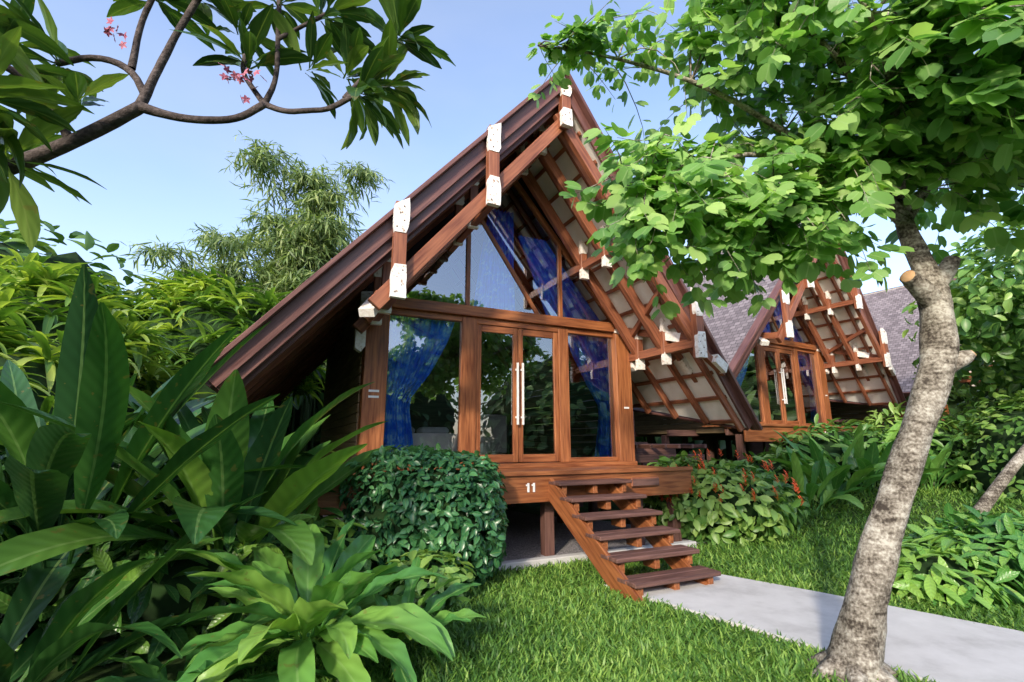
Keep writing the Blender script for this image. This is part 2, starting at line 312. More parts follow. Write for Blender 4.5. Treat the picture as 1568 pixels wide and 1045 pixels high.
def house(loc,rz,full=True):
    H=empty('wooden_house',loc,rz)
    mS={-1:1.145,1:1.33}; AZ=6.69; aEnd={-1:3.98,1:3.7}; sB=-7.0
    def n_(m): return math.sqrt(1+m*m)
    def RP(sd,t,s,o=0):
        m=mS[sd];k=n_(m); return A([sd*t/k+sd*m*o/k,-s,AZ-m*t/k+o/k])
    TE={sd:aEnd[sd]*n_(mS[sd]) for sd in (-1,1)}
    def tend(sd,s): return TE[sd]-(.25*max(0,1.36-s) if sd==1 else 0)
    def sfront(sd,t): return 1.72-.36*t/TE[sd]
    sh=WB();pn=WB();pd=WB()
    for sd in (-1,1):
        K=8; ss=np.linspace(0,1,K+1)
        for i in range(K):
            q=[]
            for (a,b) in ((ss[i],0),(ss[i+1],0),(ss[i+1],1),(ss[i],1)):
                s_=1.7+(sB-1.7)*a if b==0 else 1.34+(sB-1.34)*a
                t=0 if b==0 else max(tend(sd,s_),4.3)
                q.append((t,s_))
            order=q if sd==1 else q[::-1]
            sh.quad([RP(sd,t,s,0) for t,s in order],[(s,t,0) for t,s in order])
            (pn if sd==1 else pd).quad([RP(sd,t,s,-.11) for t,s in order][::-1],[(t,s,0) for t,s in order][::-1])  # left underside gets a dark colour in place of its shade
    sh.obj('roof_shingles',M_shingle,H,smooth=False,attr='gc'); pn.obj('underside_panels',M_panel,H,smooth=False,attr='gc'); pd.obj('underside_shade_sheet',M_dark,H,smooth=False,attr='gc')
    rk=WB()
    for sd in (-1,1):
        up=A([sd*mS[sd],0,1]);T=TE[sd]
        def edge(ds,o,w,h,t0=0,t1=None):
            t1=t1 or T
            rk.beam(RP(sd,t0,1.74+ds-.38*t0/T,o),RP(sd,t1,1.74+ds-.38*t1/T,o),w,h,up)
        edge(.02,.02,.20,.05,0,T+.12)
        if sd==-1:
            edge(0,-.09,.045,.17); edge(-.07,-.19,.05,.17,.05); edge(-.20,-.24,.05,.16,.1); edge(-.34,-.22,.05,.14,.1)
        else:
            edge(0,-.07,.045,.13)
        rk.beam(RP(sd,T+.02,1.34,-.05),RP(sd,tend(sd,sB) if sd==-1 else 4.3,sB,-.05),.04,.16,up)
    rk.obj('rake_boards',M_rake,H,smooth=False,attr='gc',bevel=.005)
    rf=WB()
    for sd in (-1,1):
        up=A([sd*mS[sd],0,1])
        s=1.30
        while s>sB:
            rf.beam(RP(sd,.1,s,-.20),RP(sd,max(tend(sd,s)-.02,4.3),s,-.20),.055,.11,up); s-=.62
        t=.35
        while t<TE[sd]-.05:
            sb=sB
            if sd==1 and t>4.3: sb=max(sB,1.36-(TE[sd]-t)/.25)
            if 1.3-sb>.1: rf.beam(RP(sd,t,sfront(sd,t)-.08,-.135),RP(sd,t,sb,-.135),.06,.045,up)
            t+=.47
    rf.obj('rafters_and_battens',M_truss,H,smooth=False,attr='gc',bevel=.004)
    tr=WB();pl=WB();bo=WB()
    posts=[(-2.19,3.06,4.2),(-1.05,4.42,5.53),(.06,5.88,6.72),(1.2,4.2,5.12),(2.3,2.72,3.72)]
    def plate(a,c0,c1,h,y0,y1,top,sl):
        m=6; zz=np.linspace(c0,c1,m); jl=R.uniform(-.07,.07,m)*h; jr=R.uniform(-.07,.07,m)*h
        hl=h+jl; hr=h+jr
        zl=zz+R.uniform(-.006,.006,m); zr=zz.copy()
        if top: zl[-1]-=.05*sl; zr[-1]+=.05*sl; hl[0]*=.8; hr[0]*=.62
        else: hl[-1]*=.7; hr[-1]*=.85
        poly=[(a+hr[i],zr[i]) for i in range(m)]+[(a-hl[i],zl[i]) for i in range(m)][::-1]
        pl.prism(poly,y0,y1)
    for ti,s in enumerate((1.60,.92,.28)):
        tr.beam((.18,-s,6.14),(-2.42,-s,2.98),.09,.17); tr.beam((0,-s-.004,6.14),(2.5,-s-.004,2.78),.09,.16)
        for (a,z0,z1) in posts:
            w=.145 if ti==0 else .12
            z1_=z1 if ti==0 else z1-.3
            if ti==0: tr.box(a-w/2,a+w/2,-s-.17,-s-.05,z0,z1)
            else: tr.box(a-w/2,a+w/2,-s-.12,-s-.0475,z0,z1_)
            yf=-s-.17 if ti==0 else -s-.12
            ph=.38 if ti==0 else .18
            for (c,top) in ((z1_,1),(z0,0)):
                ph2=.26 if (abs(a-.06)<.01 and not top) else ph
                h=w/2+.012
                c0,c1=(c-ph2,c+.01) if top else (c-.01,c+ph2)
                plate(a,c0,c1,h,yf-.010,yf+.06,top,1 if a<0 else -1)
                if ti==0 and full:
                    for k in range(4):
                        sx=(-.035,.035,-.025,.03)[k]+R.normal(0,.008); zz=c0+.06+k*(ph2-.12)/3; r_=R.uniform(.005,.009); bo.box(a+sx-r_,a+sx+r_,yf-.016,yf-.009,zz-r_,zz+r_)
    for a,z in ((-2.2,3.16),(-1.05,4.5),(1.2,4.42),(2.3,2.95)):
        tr.box(a-.05,a+.05,-1.72,.02,z-.07,z+.07)
    tr.beam((2.3,-1.6,2.95),(3.0,-1.5,2.55),.08,.12); tr.beam((2.26,-.95,3.25),(3.05,-.9,2.5),.07,.11); tr.beam((2.26,-.2,3.3),(1.75,-1.6,3.75),.07,.10)
    tr.beam((2.4,-1.62,3.0),(2.25,-.06,3.46),.08,.12)
    tr.beam((-2.35,-1.55,3.1),(-2.2,-.06,3.46),.10,.14)
    for c,w,h,s in ((( -2.25),.26,.26,.14),((2.2),.24,.20,.14)):
        pl.prism([(c-w/2,3.32),(c-w*.1,3.28),(c+w*.2,3.36),(c+w*.9,3.36),(c+w,3.40),(c+w*.7,3.46),(c+w*.3,3.46),(c+w*.1,3.32+h),(c-w/2,3.30+h)] if c<0 else [(c-w,3.38),(c-w*.2,3.36),(c+w*.1,3.26),(c+w/2,3.28),(c+w/2,3.30+h),(c-w*.1,3.32+h),(c-w*.4,3.46),(c-w*.9,3.45)],-s-.012,-s+.02)
    pl.beam((-2.45,-1.3,2.96),(-2.3,-1.0,3.2),.18,.10);pl.beam((-2.27,-.75,3.26),(-2.2,-.3,3.42),.13,.17)
    pl.beam((2.38,-1.3,3.1),(2.31,-.9,3.22),.11,.15);pl.beam((2.7,-1.6,2.75),(2.95,-1.56,2.6),.11,.15); pl.beam((2.7,-.94,2.85),(2.9,-.92,2.64),.10,.14)
    pl.prism([(-2.42,2.75),(-2.34,2.70),(-2.285,2.78),(-2.285,3.1),(-2.36,3.16),(-2.42,3.08)],-.17,-.03); pl.prism([(2.295,2.78),(2.36,2.72),(2.42,2.78),(2.42,3.02),(2.35,3.08),(2.295,3.03)],-.17,-.03)
    tr.obj('roof_trusses',M_truss,H,smooth=False,attr='gc',bevel=.006); pl.obj('metal_plates',M_plate,H,smooth=False,attr='gc',bevel=.002)
    if full: bo.obj('bolts',M_bolt,H,smooth=False,attr='gc')
    wf=WB(); z0,zh=1.17,3.38
    def fr(a0,a1,b0,b1,s0=-.06,s1=.06): wf.box(a0,a1,-s1,-s0,b0,b1)
    fr(-2.28,-1.96,.95,3.40,-.12,.13); fr(1.98,2.29,.95,3.40,-.12,.13)
    fr(-2.30,2.31,3.40,3.56,-.11,.12)
    fr(-.85,-.60,z0,3.398); fr(.86,1.05,z0,3.398)
    fr(-1.96,-.85,z0,z0+.07,-.05,.05);fr(1.05,1.98,z0,z0+.07,-.05,.05)
    fr(-1.96,-.85,3.31,3.398,-.05,.05);fr(1.05,1.98,3.31,3.398,-.05,.05)
    fr(-.60,.86,3.30,3.398,-.05,.055)
    for (l,r) in ((-.60,.115),(.12,.86)):
        fr(l+.003,l+.083,z0+.01,3.297,-.03,.035); fr(r-.083,r-.003,z0+.01,3.297,-.03,.035)
        fr(l+.083,r-.083,z0+.01,z0+.13,-.03,.033); fr(l+.083,r-.083,3.19,3.297,-.03,.033)
    fr(-2.3,2.31,1.10,1.168,-.1,.16)
    wf.beam((-2.05,0,3.56),(.06,0,6.0),.09,.09); wf.beam((2.1,0,3.56),(.0,0,6.0),.09,.09)
    wf.box(-.79,-.72,-.035,.035,3.56,5.0); wf.box(.90,.97,-.035,.035,3.56,4.9)
    wf.beam((-.62,.001,5.2),(.5,.001,3.57),.05,.07)  # diagonal bar modelled in place of the roof rafters' reflection
    wf.obj('door_and_window_frames',M_wood,H,smooth=False,attr='gc',bevel=.006)
    gl=Bag()
    for a0,a1 in ((-1.96,-.85),(1.05,1.98),(-.517,.032),(.203,.777)):
        gl.add([(a0,-.004,z0),(a1,-.004,z0),(a1,-.004,3.39),(a0,-.004,3.39)],[(0,1,2,3)])
    gl.add([(-2.0,-.004,3.57),(2.05,-.004,3.57),(.03,-.004,5.95)],[(0,1,2)])
    gl.obj('window_glass',M_glass,H,smooth=False)
    inf=WB(); 
    inf.add([(-2.28,.03,3.55),(-2.05,.03,3.55),(.03,.03,5.98),(.03,.03,6.5),(-2.28,.03,3.93)],[(0,1,2,3,4)]); inf.add([(2.1,.03,3.55),(2.3,.03,3.55),(.03,.03,6.5),(.03,.03,5.98)],[(0,1,2,3)])
    inf.obj('gable_infill',M_dark,H,smooth=False,attr='gc')
    sw=WB()
    z=.95
    while z<3.9:
        sw.box(-2.30,-2.265,.12,6.9,z,z+.125)
        if z<3.5: sw.box(2.27,2.305,.12,6.9,z,z+.125)
        z+=.135
    sw.obj('side_wall_planks',M_plank,H,smooth=False,attr='gc',bevel=.006)
    it=WB(); it.box(-2.25,2.25,.14,6.8,1.0,1.10)
    it.add([(-2.3,5.0,1.1),(2.3,5.0,1.1),(2.3,5.0,3.6),(0,5.0,6.5),(-2.3,5.0,3.9)],[(0,1,2,3,4)],[(0,0,1),(5,0,1),(5,0,3),(2,0,5),(0,0,3)])
    for k in range(3): it.box(-2.24,-2.2,.5+k*1.4,.6+k*1.4,1.1,3.7)
    it.obj('interior_shell',M_inner,H,smooth=False,attr='gc')
    bd=WB(); bd.box(-1.7,-.2,.5,2.5,1.28,1.62); bd.box(-1.55,-1.0,2.0,2.4,1.62,1.76); bd.box(-.9,-.35,2.0,2.4,1.62,1.76); bd.box(.7,1.5,3.4,4.9,1.2,2.1); bd.obj('bed_and_sofa',M_white,H,smooth=False,attr='gc',bevel=.05)
    def curtain(rows,s,folds,amp=.035):
        b=Bag(); nz=26;na=110; zs=[r[0] for r in rows][::-1]
        V=[]
        for i in range(nz):
            zz=rows[-1][0]+(rows[0][0]-rows[-1][0])*i/(nz-1)
            l=np.interp(zz,zs,[r[1] for r in rows][::-1]);r_=np.interp(zz,zs,[r[2] for r in rows][::-1])
            for j in range(na):
                u=j/(na-1); V.append((l+(r_-l)*u,-s+amp*math.sin(u*folds*6.283+.5*math.sin(zz*2))+.4*amp*math.sin(u*folds*2.3*6.28+zz),zz))
        b.add(V,[(i*na+j,i*na+j+1,(i+1)*na+j+1,(i+1)*na+j) for i in range(nz-1) for j in range(na-1)])
        b.obj('curtain',M_curt,H)
    curtain([(3.36,-1.95,-.90),(3.0,-1.95,-1.02),(2.5,-1.95,-1.28),(2.12,-1.93,-1.56),(1.95,-1.94,-1.58),(1.15,-1.95,-1.45)],-.10,9)
    curtain([(3.36,1.07,1.97),(3.0,1.2,1.97),(2.5,1.48,1.97),(2.1,1.74,1.96),(1.95,1.74,1.96),(1.15,1.62,1.97)],-.10,8)
    curtain([(5.4,-.35,.1),(4.4,-.5,.12),(3.6,-.6,.15)],-.14,7)
    curtain([(5.0,.2,.72),(4.4,.45,1.2),(3.6,.75,1.9)],-.14,8)
    hd=WB()
    for a in (.075,.165):
        hd.box(a-.014,a+.014,-.115,-.09,1.75,2.72)
        for zz in (1.85,2.6): hd.box(a-.012,a+.012,-.095,-.03,zz,zz+.03)
    hd.box(-2.2,-2.06,-.14,-.128,2.16,2.19); hd.box(-2.2,-2.06,-.14,-.128,2.08,2.11); hd.box(2.10,2.2,-.14,-.128,2.05,2.08)
    for a in (-.36,-.28): hd.box(a,a+.028,-1.281,-1.272,.87,.98); hd.box(a-.018,a+.001,-1.281,-1.272,.945,.965)
    hd.obj('handles_and_number',M_white,H,smooth=False,attr='gc')
    dk=WB(); y=-1.27
    while y<-.17:
        dk.box(-3.4,2.35,y,y+.105,1.075,1.10); y+=.115
    dk.box(-3.45,2.40,-1.27,-1.22,.74,1.07); dk.box(-3.45,2.4,-1.31,-1.21,1.072,1.125)
    dk.box(2.35,2.40,-1.2,5,.78,1.07)
    dk.obj('deck',M_wood,H,smooth=False,attr='gc',bevel=.004)
    sg=WB(); sg.box(1.25,1.75,-1.31,-1.28,.87,1.0); sg.obj('name_board',M_truss,H,smooth=False,attr='gc',bevel=.015)
    s2=WB(); s2.box(1.27,1.73,-1.318,-1.311,.89,.98); s2.obj('name_board_face',M_tread,H,smooth=False,attr='gc')
    ud=WB()
    for a in (-3.2,-1.5,.1,1.6,2.3):
        for s in (.95,-1.2,-3.4):
            ud.box(a-.07,a+.07,-s-.07,-s+.07,-.3,.9)
    for s in (.7,-1.0,-3.2): ud.box(-3.3,2.3,-s-.04,-s+.04,.88,1.03)
    for k,s in enumerate((-.6,-1.4,-2.3)):
        ud.box(2.41,4.6,-s-.05,-s+.05,1.10+.12*k,1.24+.12*k)
        for a in (2.7,3.4,4.1,4.5): ud.box(a-.06,a+.06,-s-.045,-s+.045,.0,1.10+.12*k)
    for a in np.arange(2.5,4.7,.35): ud.box(a-.03,a+.03,.5,2.6,1.36,1.44)
    ud.box(2.41,4.6,2.7,2.75,.2,2.3)
    ud.obj('substructure',M_tread,H,smooth=False,attr='gc',bevel=.005)
    st=WB();sg2=WB(); ac=.50
    for k in range(6):
        z=1.0-.166*k; s=1.42+.275*k
        st.box(ac-.56,ac+.56,-s-.15,-s-.004,z-.045,z); st.box(ac-.56,ac+.56,-s+.004,-s+.14,z-.045,z)
        for a in (ac-.46,ac-.0,ac+.46): sg2.box(a-.035,a+.035,-s-.10,-s+.10,z-.158,z-.047)
    sg2.beam((ac-.53,-1.24,.93),(ac-.53,-2.98,-.10),.05,.26); sg2.beam((ac+.40,-1.24,.90),(ac+.40,-2.98,-.12),.05,.20)
    st.obj('stair_treads',M_tread,H,smooth=False,attr='gc',bevel=.008); sg2.obj('stair_stringers',M_wood,H,smooth=False,attr='gc',bevel=.006)
    return H
RZ=math.radians(25)
house((-.02,7.65,0),RZ)
r2=math.radians(30); n2=A([math.sin(r2),-math.cos(r2)])
c2=A([8.2,11.8])-n2*1.74; house((c2[0],c2[1],.75),r2,False)
r3=math.radians(33); house((15.6,18.5,.9),r3,False)
# ------------------------------------------------------------------ ground
g=np.linspace(-1,1,181); gg=np.sign(g)*(np.abs(g)*30+np.abs(g)**5*400)
X,Y=np.meshgrid(gg,gg+6); Z=gz(X,Y)+.012*np.sin(X*1.7)*np.sin(Y*1.3)
b=Bag(); n=181; I=np.arange(n-1); ii,jj=np.meshgrid(I,I,indexing='ij'); k=(ii*n+jj).ravel()
b.add(np.stack([X,Y,Z],-1).reshape(-1,3),np.stack([k,k+1,k+n+1,k+n],1)); b.obj('ground',M_soil)
path=[(0.95,5.42),(2.12,6.02),(3.0,5.2),(4.0,4.15),(6.5,1.2),(5.2,.0),(2.5,3.5),(1.7,4.5)]
m=len(path); pv=[(x,y,.045) for x,y in path]+[(x,y,-.1) for x,y in path]
me=bpy.data.meshes.new('concrete_path'); me.from_pydata(pv,[],[list(range(m))[::-1]]+[[i,(i+1)%m,(i+1)%m+m,i+m] for i in range(m)]); me.materials.append(M_conc)
o=bpy.data.objects.new('concrete_path',me); scene.collection.objects.link(o); me.update()
def loc2w(a,s): return (-.02+a*math.cos(RZ)+s*math.sin(RZ),7.65+a*math.sin(RZ)-s*math.cos(RZ))
def wpoly(name,pts,z,mat):
    me=bpy.data.meshes.new(name); me.from_pydata([(*loc2w(a,s),z) for a,s in pts],[],[list(range(len(pts)))]); me.materials.append(mat); o=bpy.data.objects.new(name,me); scene.collection.objects.link(o)
wpoly('gravel_bed',[(-3.6,1.25),(2.6,1.25),(2.6,-6),(-3.6,-6)],.03,M_gravel)
cb=WB(); cb.box(-3.6,2.3,-1.38,-1.25,-.1,.09); o=cb.obj('concrete_kerb',M_conc,None,smooth=False,attr='gc',bevel=.01); o.location=(-.02,7.65,0); o.rotation_euler=(0,0,RZ)
# ------------------------------------------------------------------ grass
def inpoly(x,y,poly):
    c=np.zeros(len(x),bool); n=len(poly)
    for i in range(n):
        x1,y1=poly[i];x2,y2=poly[i-1]
        t=((y1>y)!=(y2>y)); xi=(x2-x1)*(y-y1)/((y2-y1)+1e-12)+x1
        c^=t&(x<xi)
    return c
n=230000
th=R.uniform(-.5,1.02,n); rr=np.exp(R.uniform(math.log(2.8),math.log(16),n)); gx=rr*np.sin(th); gy=rr*np.cos(th)
a_=(gx+.02)*math.cos(RZ)+(gy-7.65)*math.sin(RZ); s_=(gx+.02)*math.sin(RZ)-(gy-7.65)*math.cos(RZ)
keep=(~inpoly(gx,gy,path))&~((a_>-4)&(a_<4.4)&(s_<1.39))&(gx>-1.7)
gx,gy=gx[keep],gy[keep]; n=len(gx); rr=rr[keep]
blade=(A([(0,-.085,0),(0,.085,0),(.55,.07,.06),(.55,-.07,.06),(1,.004,-.05),(1,-.004,-.05)]),A([(0,1,2,3),(3,2,4,5)]),A([(0,0),(0,0),(.5,0),(.5,0),(1,0),(1,0)]))
az=R.uniform(0,6.283,n); el=R.uniform(.05,1.1,n)
d=np.stack([np.cos(az)*np.cos(el),np.sin(az)*np.cos(el),np.sin(el)],1); nn=nrm(np.stack([-np.cos(az)*np.sin(el),-np.sin(az)*np.sin(el),np.cos(el)],1)+R.normal(0,.3,(n,3)))
P=np.stack([gx,gy,gz(gx,gy)+.005],1); b=Bag()
inst(b,blade,P,d,nn,R.uniform(.04,.10,n)*(1+np.clip(rr-5,0,12)*.06),np.clip(.47+.18*lump(P,3)+.14*lump(P,1.1)+R.normal(0,.27,n),0,1)); b.obj('lawn_grass',L_grass)
# ------------------------------------------------------------------ bauhinia tree
T=empty('bauhinia_tree'); tb=Bag()
tp=[(2.18,3.5,-.1),(2.24,3.5,.12),(2.40,3.5,.62),(2.70,3.5,1.2),(2.97,3.5,1.76),(3.18,3.52,2.14),(3.22,3.53,2.6),(3.12,3.54,3.0),(3.12,3.6,3.4),(3.0,3.75,3.8)]
tube(tb,tp,[.20,.135,.110,.098,.095,.112,.10,.065,.055,.04],ns=26,it=3,rough=.13)
ct=Bag()
for l,r in (([(3.21,3.53,2.50),(3.03,3.46,2.66),(2.94,3.42,2.70)],[.085,.065,.055]),([(3.18,3.53,2.60),(3.32,3.5,2.78),(3.37,3.49,2.86)],[.07,.06,.052]),([(3.19,3.5,2.05),(3.29,3.45,2.10),(3.32,3.43,2.12)],[.07,.05,.03])):
    tube(tb,l,r,ns=12,rough=.12); e_=A(l[-1]);d_=nrm(e_-A(l[-2])); tube(ct,[e_+d_*.001,e_+d_*.006],[r[-1]*.9,r[-1]*.85],ns=12,it=0)
ct.obj('pruned_ends',M_cut,T)
for k in range(6):
    a=k*1.05; tube(tb,[(2.22,3.5,.12),(2.22+.17*math.cos(a),3.5+.17*math.sin(a),.04),(2.22+.34*math.cos(a),3.5+.34*math.sin(a),-.05)],[.09,.06,.03],ns=8,rough=.1)
limbs=[[(3.12,3.54,3.1),(2.9,3.6,3.5),(2.3,3.5,3.9),(1.5,3.3,4.25),(.7,3.2,4.42),(.2,3.15,4.45)],
[(3.1,3.54,3.2),(2.5,3.5,3.6),(1.9,3.35,3.7),(1.2,3.3,3.5),(.85,3.25,3.0)],
[(3.05,3.7,3.7),(2.9,3.5,4.4),(2.3,3.3,4.9),(1.5,3.2,5.2)],
[(3.12,3.55,3.3),(3.5,3.1,3.8),(3.8,2.6,4.2),(4.0,2.2,4.4)],
[(3.12,3.55,3.2),(3.7,3.8,3.8),(4.5,4.0,4.2),(5.4,4.2,4.3)],
[(3.05,3.7,3.7),(3.2,3.4,4.6),(3.1,3.0,5.3)],[(3.1,3.54,3.4),(2.8,3.1,4.0),(2.3,2.6,4.3),(1.7,2.4,4.5)],
[(3.1,3.54,3.25),(2.7,3.4,3.55),(2.2,3.3,3.35),(1.8,3.3,3.0)]]
LP=[]
for l in limbs:
    r=np.linspace(.035,.007,len(l)); p=tube(tb,l,r,ns=8,rough=.05); LP.append(p[4:])
LP=np.concatenate(LP)
vols=[((2.55,3.4,4.35),(1.6,1.0,.85),130,1),((.55,3.2,4.48),(.38,.4,.06),16,.75),((1.1,3.25,3.25),(.55,.5,.66),54,.95),((1.9,3.4,3.2),(.65,.6,.45),44,1),((1.75,3.3,2.95),(.5,.4,.33),30,.95),((2.45,3.3,3.25),(.4,.4,.35),20,1),((1.75,3.2,4.75),(.75,.6,.4),36,1),((3.5,2.7,4.05),(1.1,.7,.7),90,1.35),((4.3,3.7,3.9),(1.3,1.0,.8),75,1.2),((3.1,3.2,3.75),(.9,.5,.35),40,1.2),((3.4,3.0,5.0),(1.4,.8,.5),40,1.2),((4.1,2.9,3.3),(.5,.5,.4),26,1.3)]
lb=Bag(); P_=[];D_=[];N_=[];S_=[];R_=[]
for c,r,k,sz in vols:
    for _ in range(k):
        u=nrm(R.normal(size=3))*R.random()**.4; p=A(c)+u*A(r)
        dd=np.linalg.norm(LP-p,axis=1); q=LP[R.choice(np.argsort(dd)[:6])]
        flat=.3 if r[2]<.1 else 1
        mid=(p+q)/2+A([0,0,.18*flat]); e=p+nrm(A([p[0]-q[0],p[1]-q[1],0])+R.normal(0,.3,3)*flat)*.22+A([0,0,-.14*flat])
        tube(tb,[q,mid,p,e],[.008,.005,.003,.0015],ns=4,it=1)
        ln,_r=smoothline([mid*.6+q*.4,mid,p,e],[1,1,1,1],2); seg=int(12+R.random()*7)
        base=.25+.45*(lump(A([p]),1.9)[0]*.5+.5)
        for i in range(seg):
            t=i/(seg-1)*(len(ln)-1); a=int(t);a=min(a,len(ln)-2); pt=ln[a]+(ln[a+1]-ln[a])*(t-a)
            tg=nrm(ln[a+1]-ln[a]); sd=nrm(np.cross(tg,[0,0,1]))*(1 if i%2 else -1)
            d=nrm(sd*.8+tg*.4+A([-.1,-.25,-.6])+R.normal(0,.3,3)); P_.append(pt+d*.035);D_.append(d);N_.append(nrm(A([-.2,-.8,.65])+sd*.25+R.normal(0,.42,3)));S_.append(R.uniform(.08,.15)*sz);R_.append(np.clip(base+R.normal(0,.2),0,1))
inst(lb,T_bau,P_,A(D_),A(N_),S_,R_); lb.obj('leaves',L_bau,T); tb.obj('trunk_and_branches',M_bark,T)
# ------------------------------------------------------------------ plumeria
T=empty('plumeria_tree'); tb=Bag();lb=Bag();fl=Bag()
y=2.2
br=[([(-4.2,y,-.1),(-4.1,y,1.2),(-3.6,y,2.3),(-3.0,y,2.68),(-2.57,y,2.82),(-2.24,y,2.98),(-1.92,y,3.19)],[.10,.085,.07,.05,.04,.034,.03]),
([(-1.92,y,3.19),(-1.74,y,3.13),(-1.556,y,3.11),(-1.4,y,3.12),(-1.28,y,3.205)],[.028,.02,.018,.018,.018]),
([(-1.28,y,3.205),(-1.17,y,3.16),(-1.05,y,3.17),(-.93,y-.03,3.15),(-.80,y-.05,3.22)],[.016,.014,.013,.013,.015]),
([(-1.92,y,3.19),(-1.867,y,3.4),(-1.82,y,3.55),(-1.8,y,3.62),(-1.70,y,3.88)],[.025,.02,.018,.017,.017]),
([(-1.28,y,3.205),(-1.35,y,3.3),(-1.42,y,3.40),(-1.41,y,3.5)],[.016,.013,.012,.014]),
([(-1.28,y,3.205),(-1.23,y,3.35),(-1.25,y,3.6),(-1.266,y,3.85)],[.016,.013,.012,.014]),
([(-1.90,y,3.25),(-2.0,y,3.42),(-2.2,y,3.5),(-2.4,y,3.45)],[.02,.018,.016,.016]),([(-2.0,y,3.42),(-2.0,y,3.7),(-1.95,y,3.9)],[.018,.015,.014]),
([(-.85,y-.05,3.2),(-.72,y,3.45),(-.62,y,3.62)],[.012,.010,.012]),([(-1.25,y,3.6),(-1.1,y,3.7),(-1.0,y,3.76)],[.012,.010,.012]),
([(-2.57,y,2.82),(-2.4,y-.3,2.95),(-2.25,y-.4,2.93)],[.025,.02,.018]),([(-2.24,y,2.98),(-2.3,y-.1,3.2),(-2.5,y-.2,3.3)],[.022,.018,.018])]
for p,r in br: tube(tb,p,r,ns=10,rough=.1)
cl=[((-.76,y-.05,3.22),(1,0,-.05),22,1),((-.66,y+.1,3.4),(.8,.2,.3),14,1),((-.60,y,3.62),(.5,0,.7),18,1),((-1.41,y,3.48),(-.2,-.3,.8),13,1),((-1.27,y,3.85),(0,0,1),16,1),((-1.70,y,3.9),(.2,0,1),16,1),((-1.0,y,3.76),(.6,0,.6),16,1),((-1.1,y+.1,3.5),(.6,.2,.4),10,1),((-1.5,y+.1,3.75),(.3,.2,.8),12,1),((-.9,y+.15,3.5),(.5,.2,.5),12,1),
((-2.25,y-.4,2.93),(.9,-.2,.0),14,1.2),((-2.5,y-.2,3.3),(-.4,-.2,.6),14,1.2),((-2.4,y,3.45),(-.6,0,.3),15,1.1),((-1.95,y,3.9),(0,0,1),14,1),((-2.7,2.0,2.9),(.5,-.3,-.2),14,1.3),((-2.8,2.3,3.7),(0,0,1),14,1.1),((-2.7,1.9,2.5),(.6,-.2,.0),12,1.3),((-2.35,1.7,3.3),(.6,0,.3),9,1.3),((-2.15,2.1,3.15),(-.2,-.2,.9),9,1),((-3.0,2.6,3.2),(.2,0,.8),14,1.2),((-2.2,1.6,2.8),(.7,.1,-.15),9,1.4),((-2.3,2.0,2.75),(.6,-.1,-.3),9,1.5)]
for p,d,k,sz in cl:
    d=nrm(A(d)); x=nrm(np.cross(d,[.1,1,.2])); yv=np.cross(d,x)
    for i in range(k):
        a=i*2.4+R.random()*.5; spread=.5+.9*R.random(); dd=nrm(d*(1.25-spread*.7)+(x*math.cos(a)+yv*math.sin(a))*spread+A([0,0,-.12]))
        L=R.uniform(.22,.36)*sz; az=math.atan2(dd[1],dd[0]); el=math.asin(dd[2])
        arch(lb,A(p)+dd*.01-d*.06*R.random(),az,el,L,L*R.uniform(.22,.28),R.uniform(.2,1.0),R.random(),fold=.22,stalk=.14,nu=9,wave=.004,power=.8)
petal=strip(4,lambda t:.32*math.sin(math.pi*min(1,t*.85+.1)),.2,.2)
for c in ((-1.45,2.15,3.33),(-1.36,2.15,3.27),(-1.40,2.1,3.30),(-2.12,2.15,3.62),(-2.05,2.15,3.58),(-1.3,2.1,3.29)):
    for k in range(5):
        cc=A(c)+R.normal(0,.025,3); ax=nrm(R.normal(size=3)+A([0,-1,-.3])); x=nrm(np.cross(ax,[0,0,1]));yv=np.cross(ax,x)
        an=np.arange(5)*1.2566; dd=x*np.cos(an)[:,None]+yv*np.sin(an)[:,None]+ax*.3
        inst(fl,petal,np.repeat(cc[None],5,0),dd,np.repeat(ax[None],5,0),np.full(5,.024),R.random(5))
tb.obj('branches',M_bark2,T); lb.obj('leaves',L_plum,T); fl.obj('flowers',M_pink,T)
# ------------------------------------------------------------------ big leaved plants
def rosette(name,c,k,Lr,Wr,elr,dr,mat,pr=.12,rmu=.5,fold=.3,stalk=.12,azr=(0,6.283),power=.7,parent=None,wave=.012):
    b=Bag()
    for i in range(k):
        az=azr[0]+(azr[1]-azr[0])*((i*.618)%1)+R.normal(0,.12)
        el=elr[1]-(elr[1]-elr[0])*(i/k)+R.normal(0,.08); L=R.uniform(*Lr); W=R.uniform(*Wr)
        arch(b,(c[0]+pr*math.cos(az)*R.random(),c[1]+pr*math.sin(az)*R.random(),c[2]+.03*R.random()),az,el,L,W,R.uniform(*dr),float(np.clip(rmu+R.normal(0,.27),0,1)),fold=fold,stalk=stalk,wave=wave,power=power,side=R.normal(0,.3))
    return b.obj(name,mat,parent)
rosette('heliconia_plant',(-2.45,4.45,.5),34,(1.4,2.1),(.26,.38),(.5,1.5),(.3,1.1),L_big,pr=.25,rmu=.65,stalk=.2,azr=(.45,5.8))
rosette('heliconia_plant',(-3.4,3.8,.6),36,(1.7,2.4),(.20,.30),(.4,1.45),(.4,1.3),L_big,pr=.35,rmu=.3,stalk=.2)
rosette('heliconia_plant',(-2.9,3.0,.0),26,(1.1,1.6),(.16,.24),(.2,1.2),(.6,1.5),L_big,pr=.3,rmu=.12,stalk=.15)
rosette('heliconia_plant',(-4.6,5.2,.3),30,(1.9,2.7),(.20,.30),(.6,1.45),(.4,1.2),L_big,pr=.5,rmu=.5,stalk=.2)
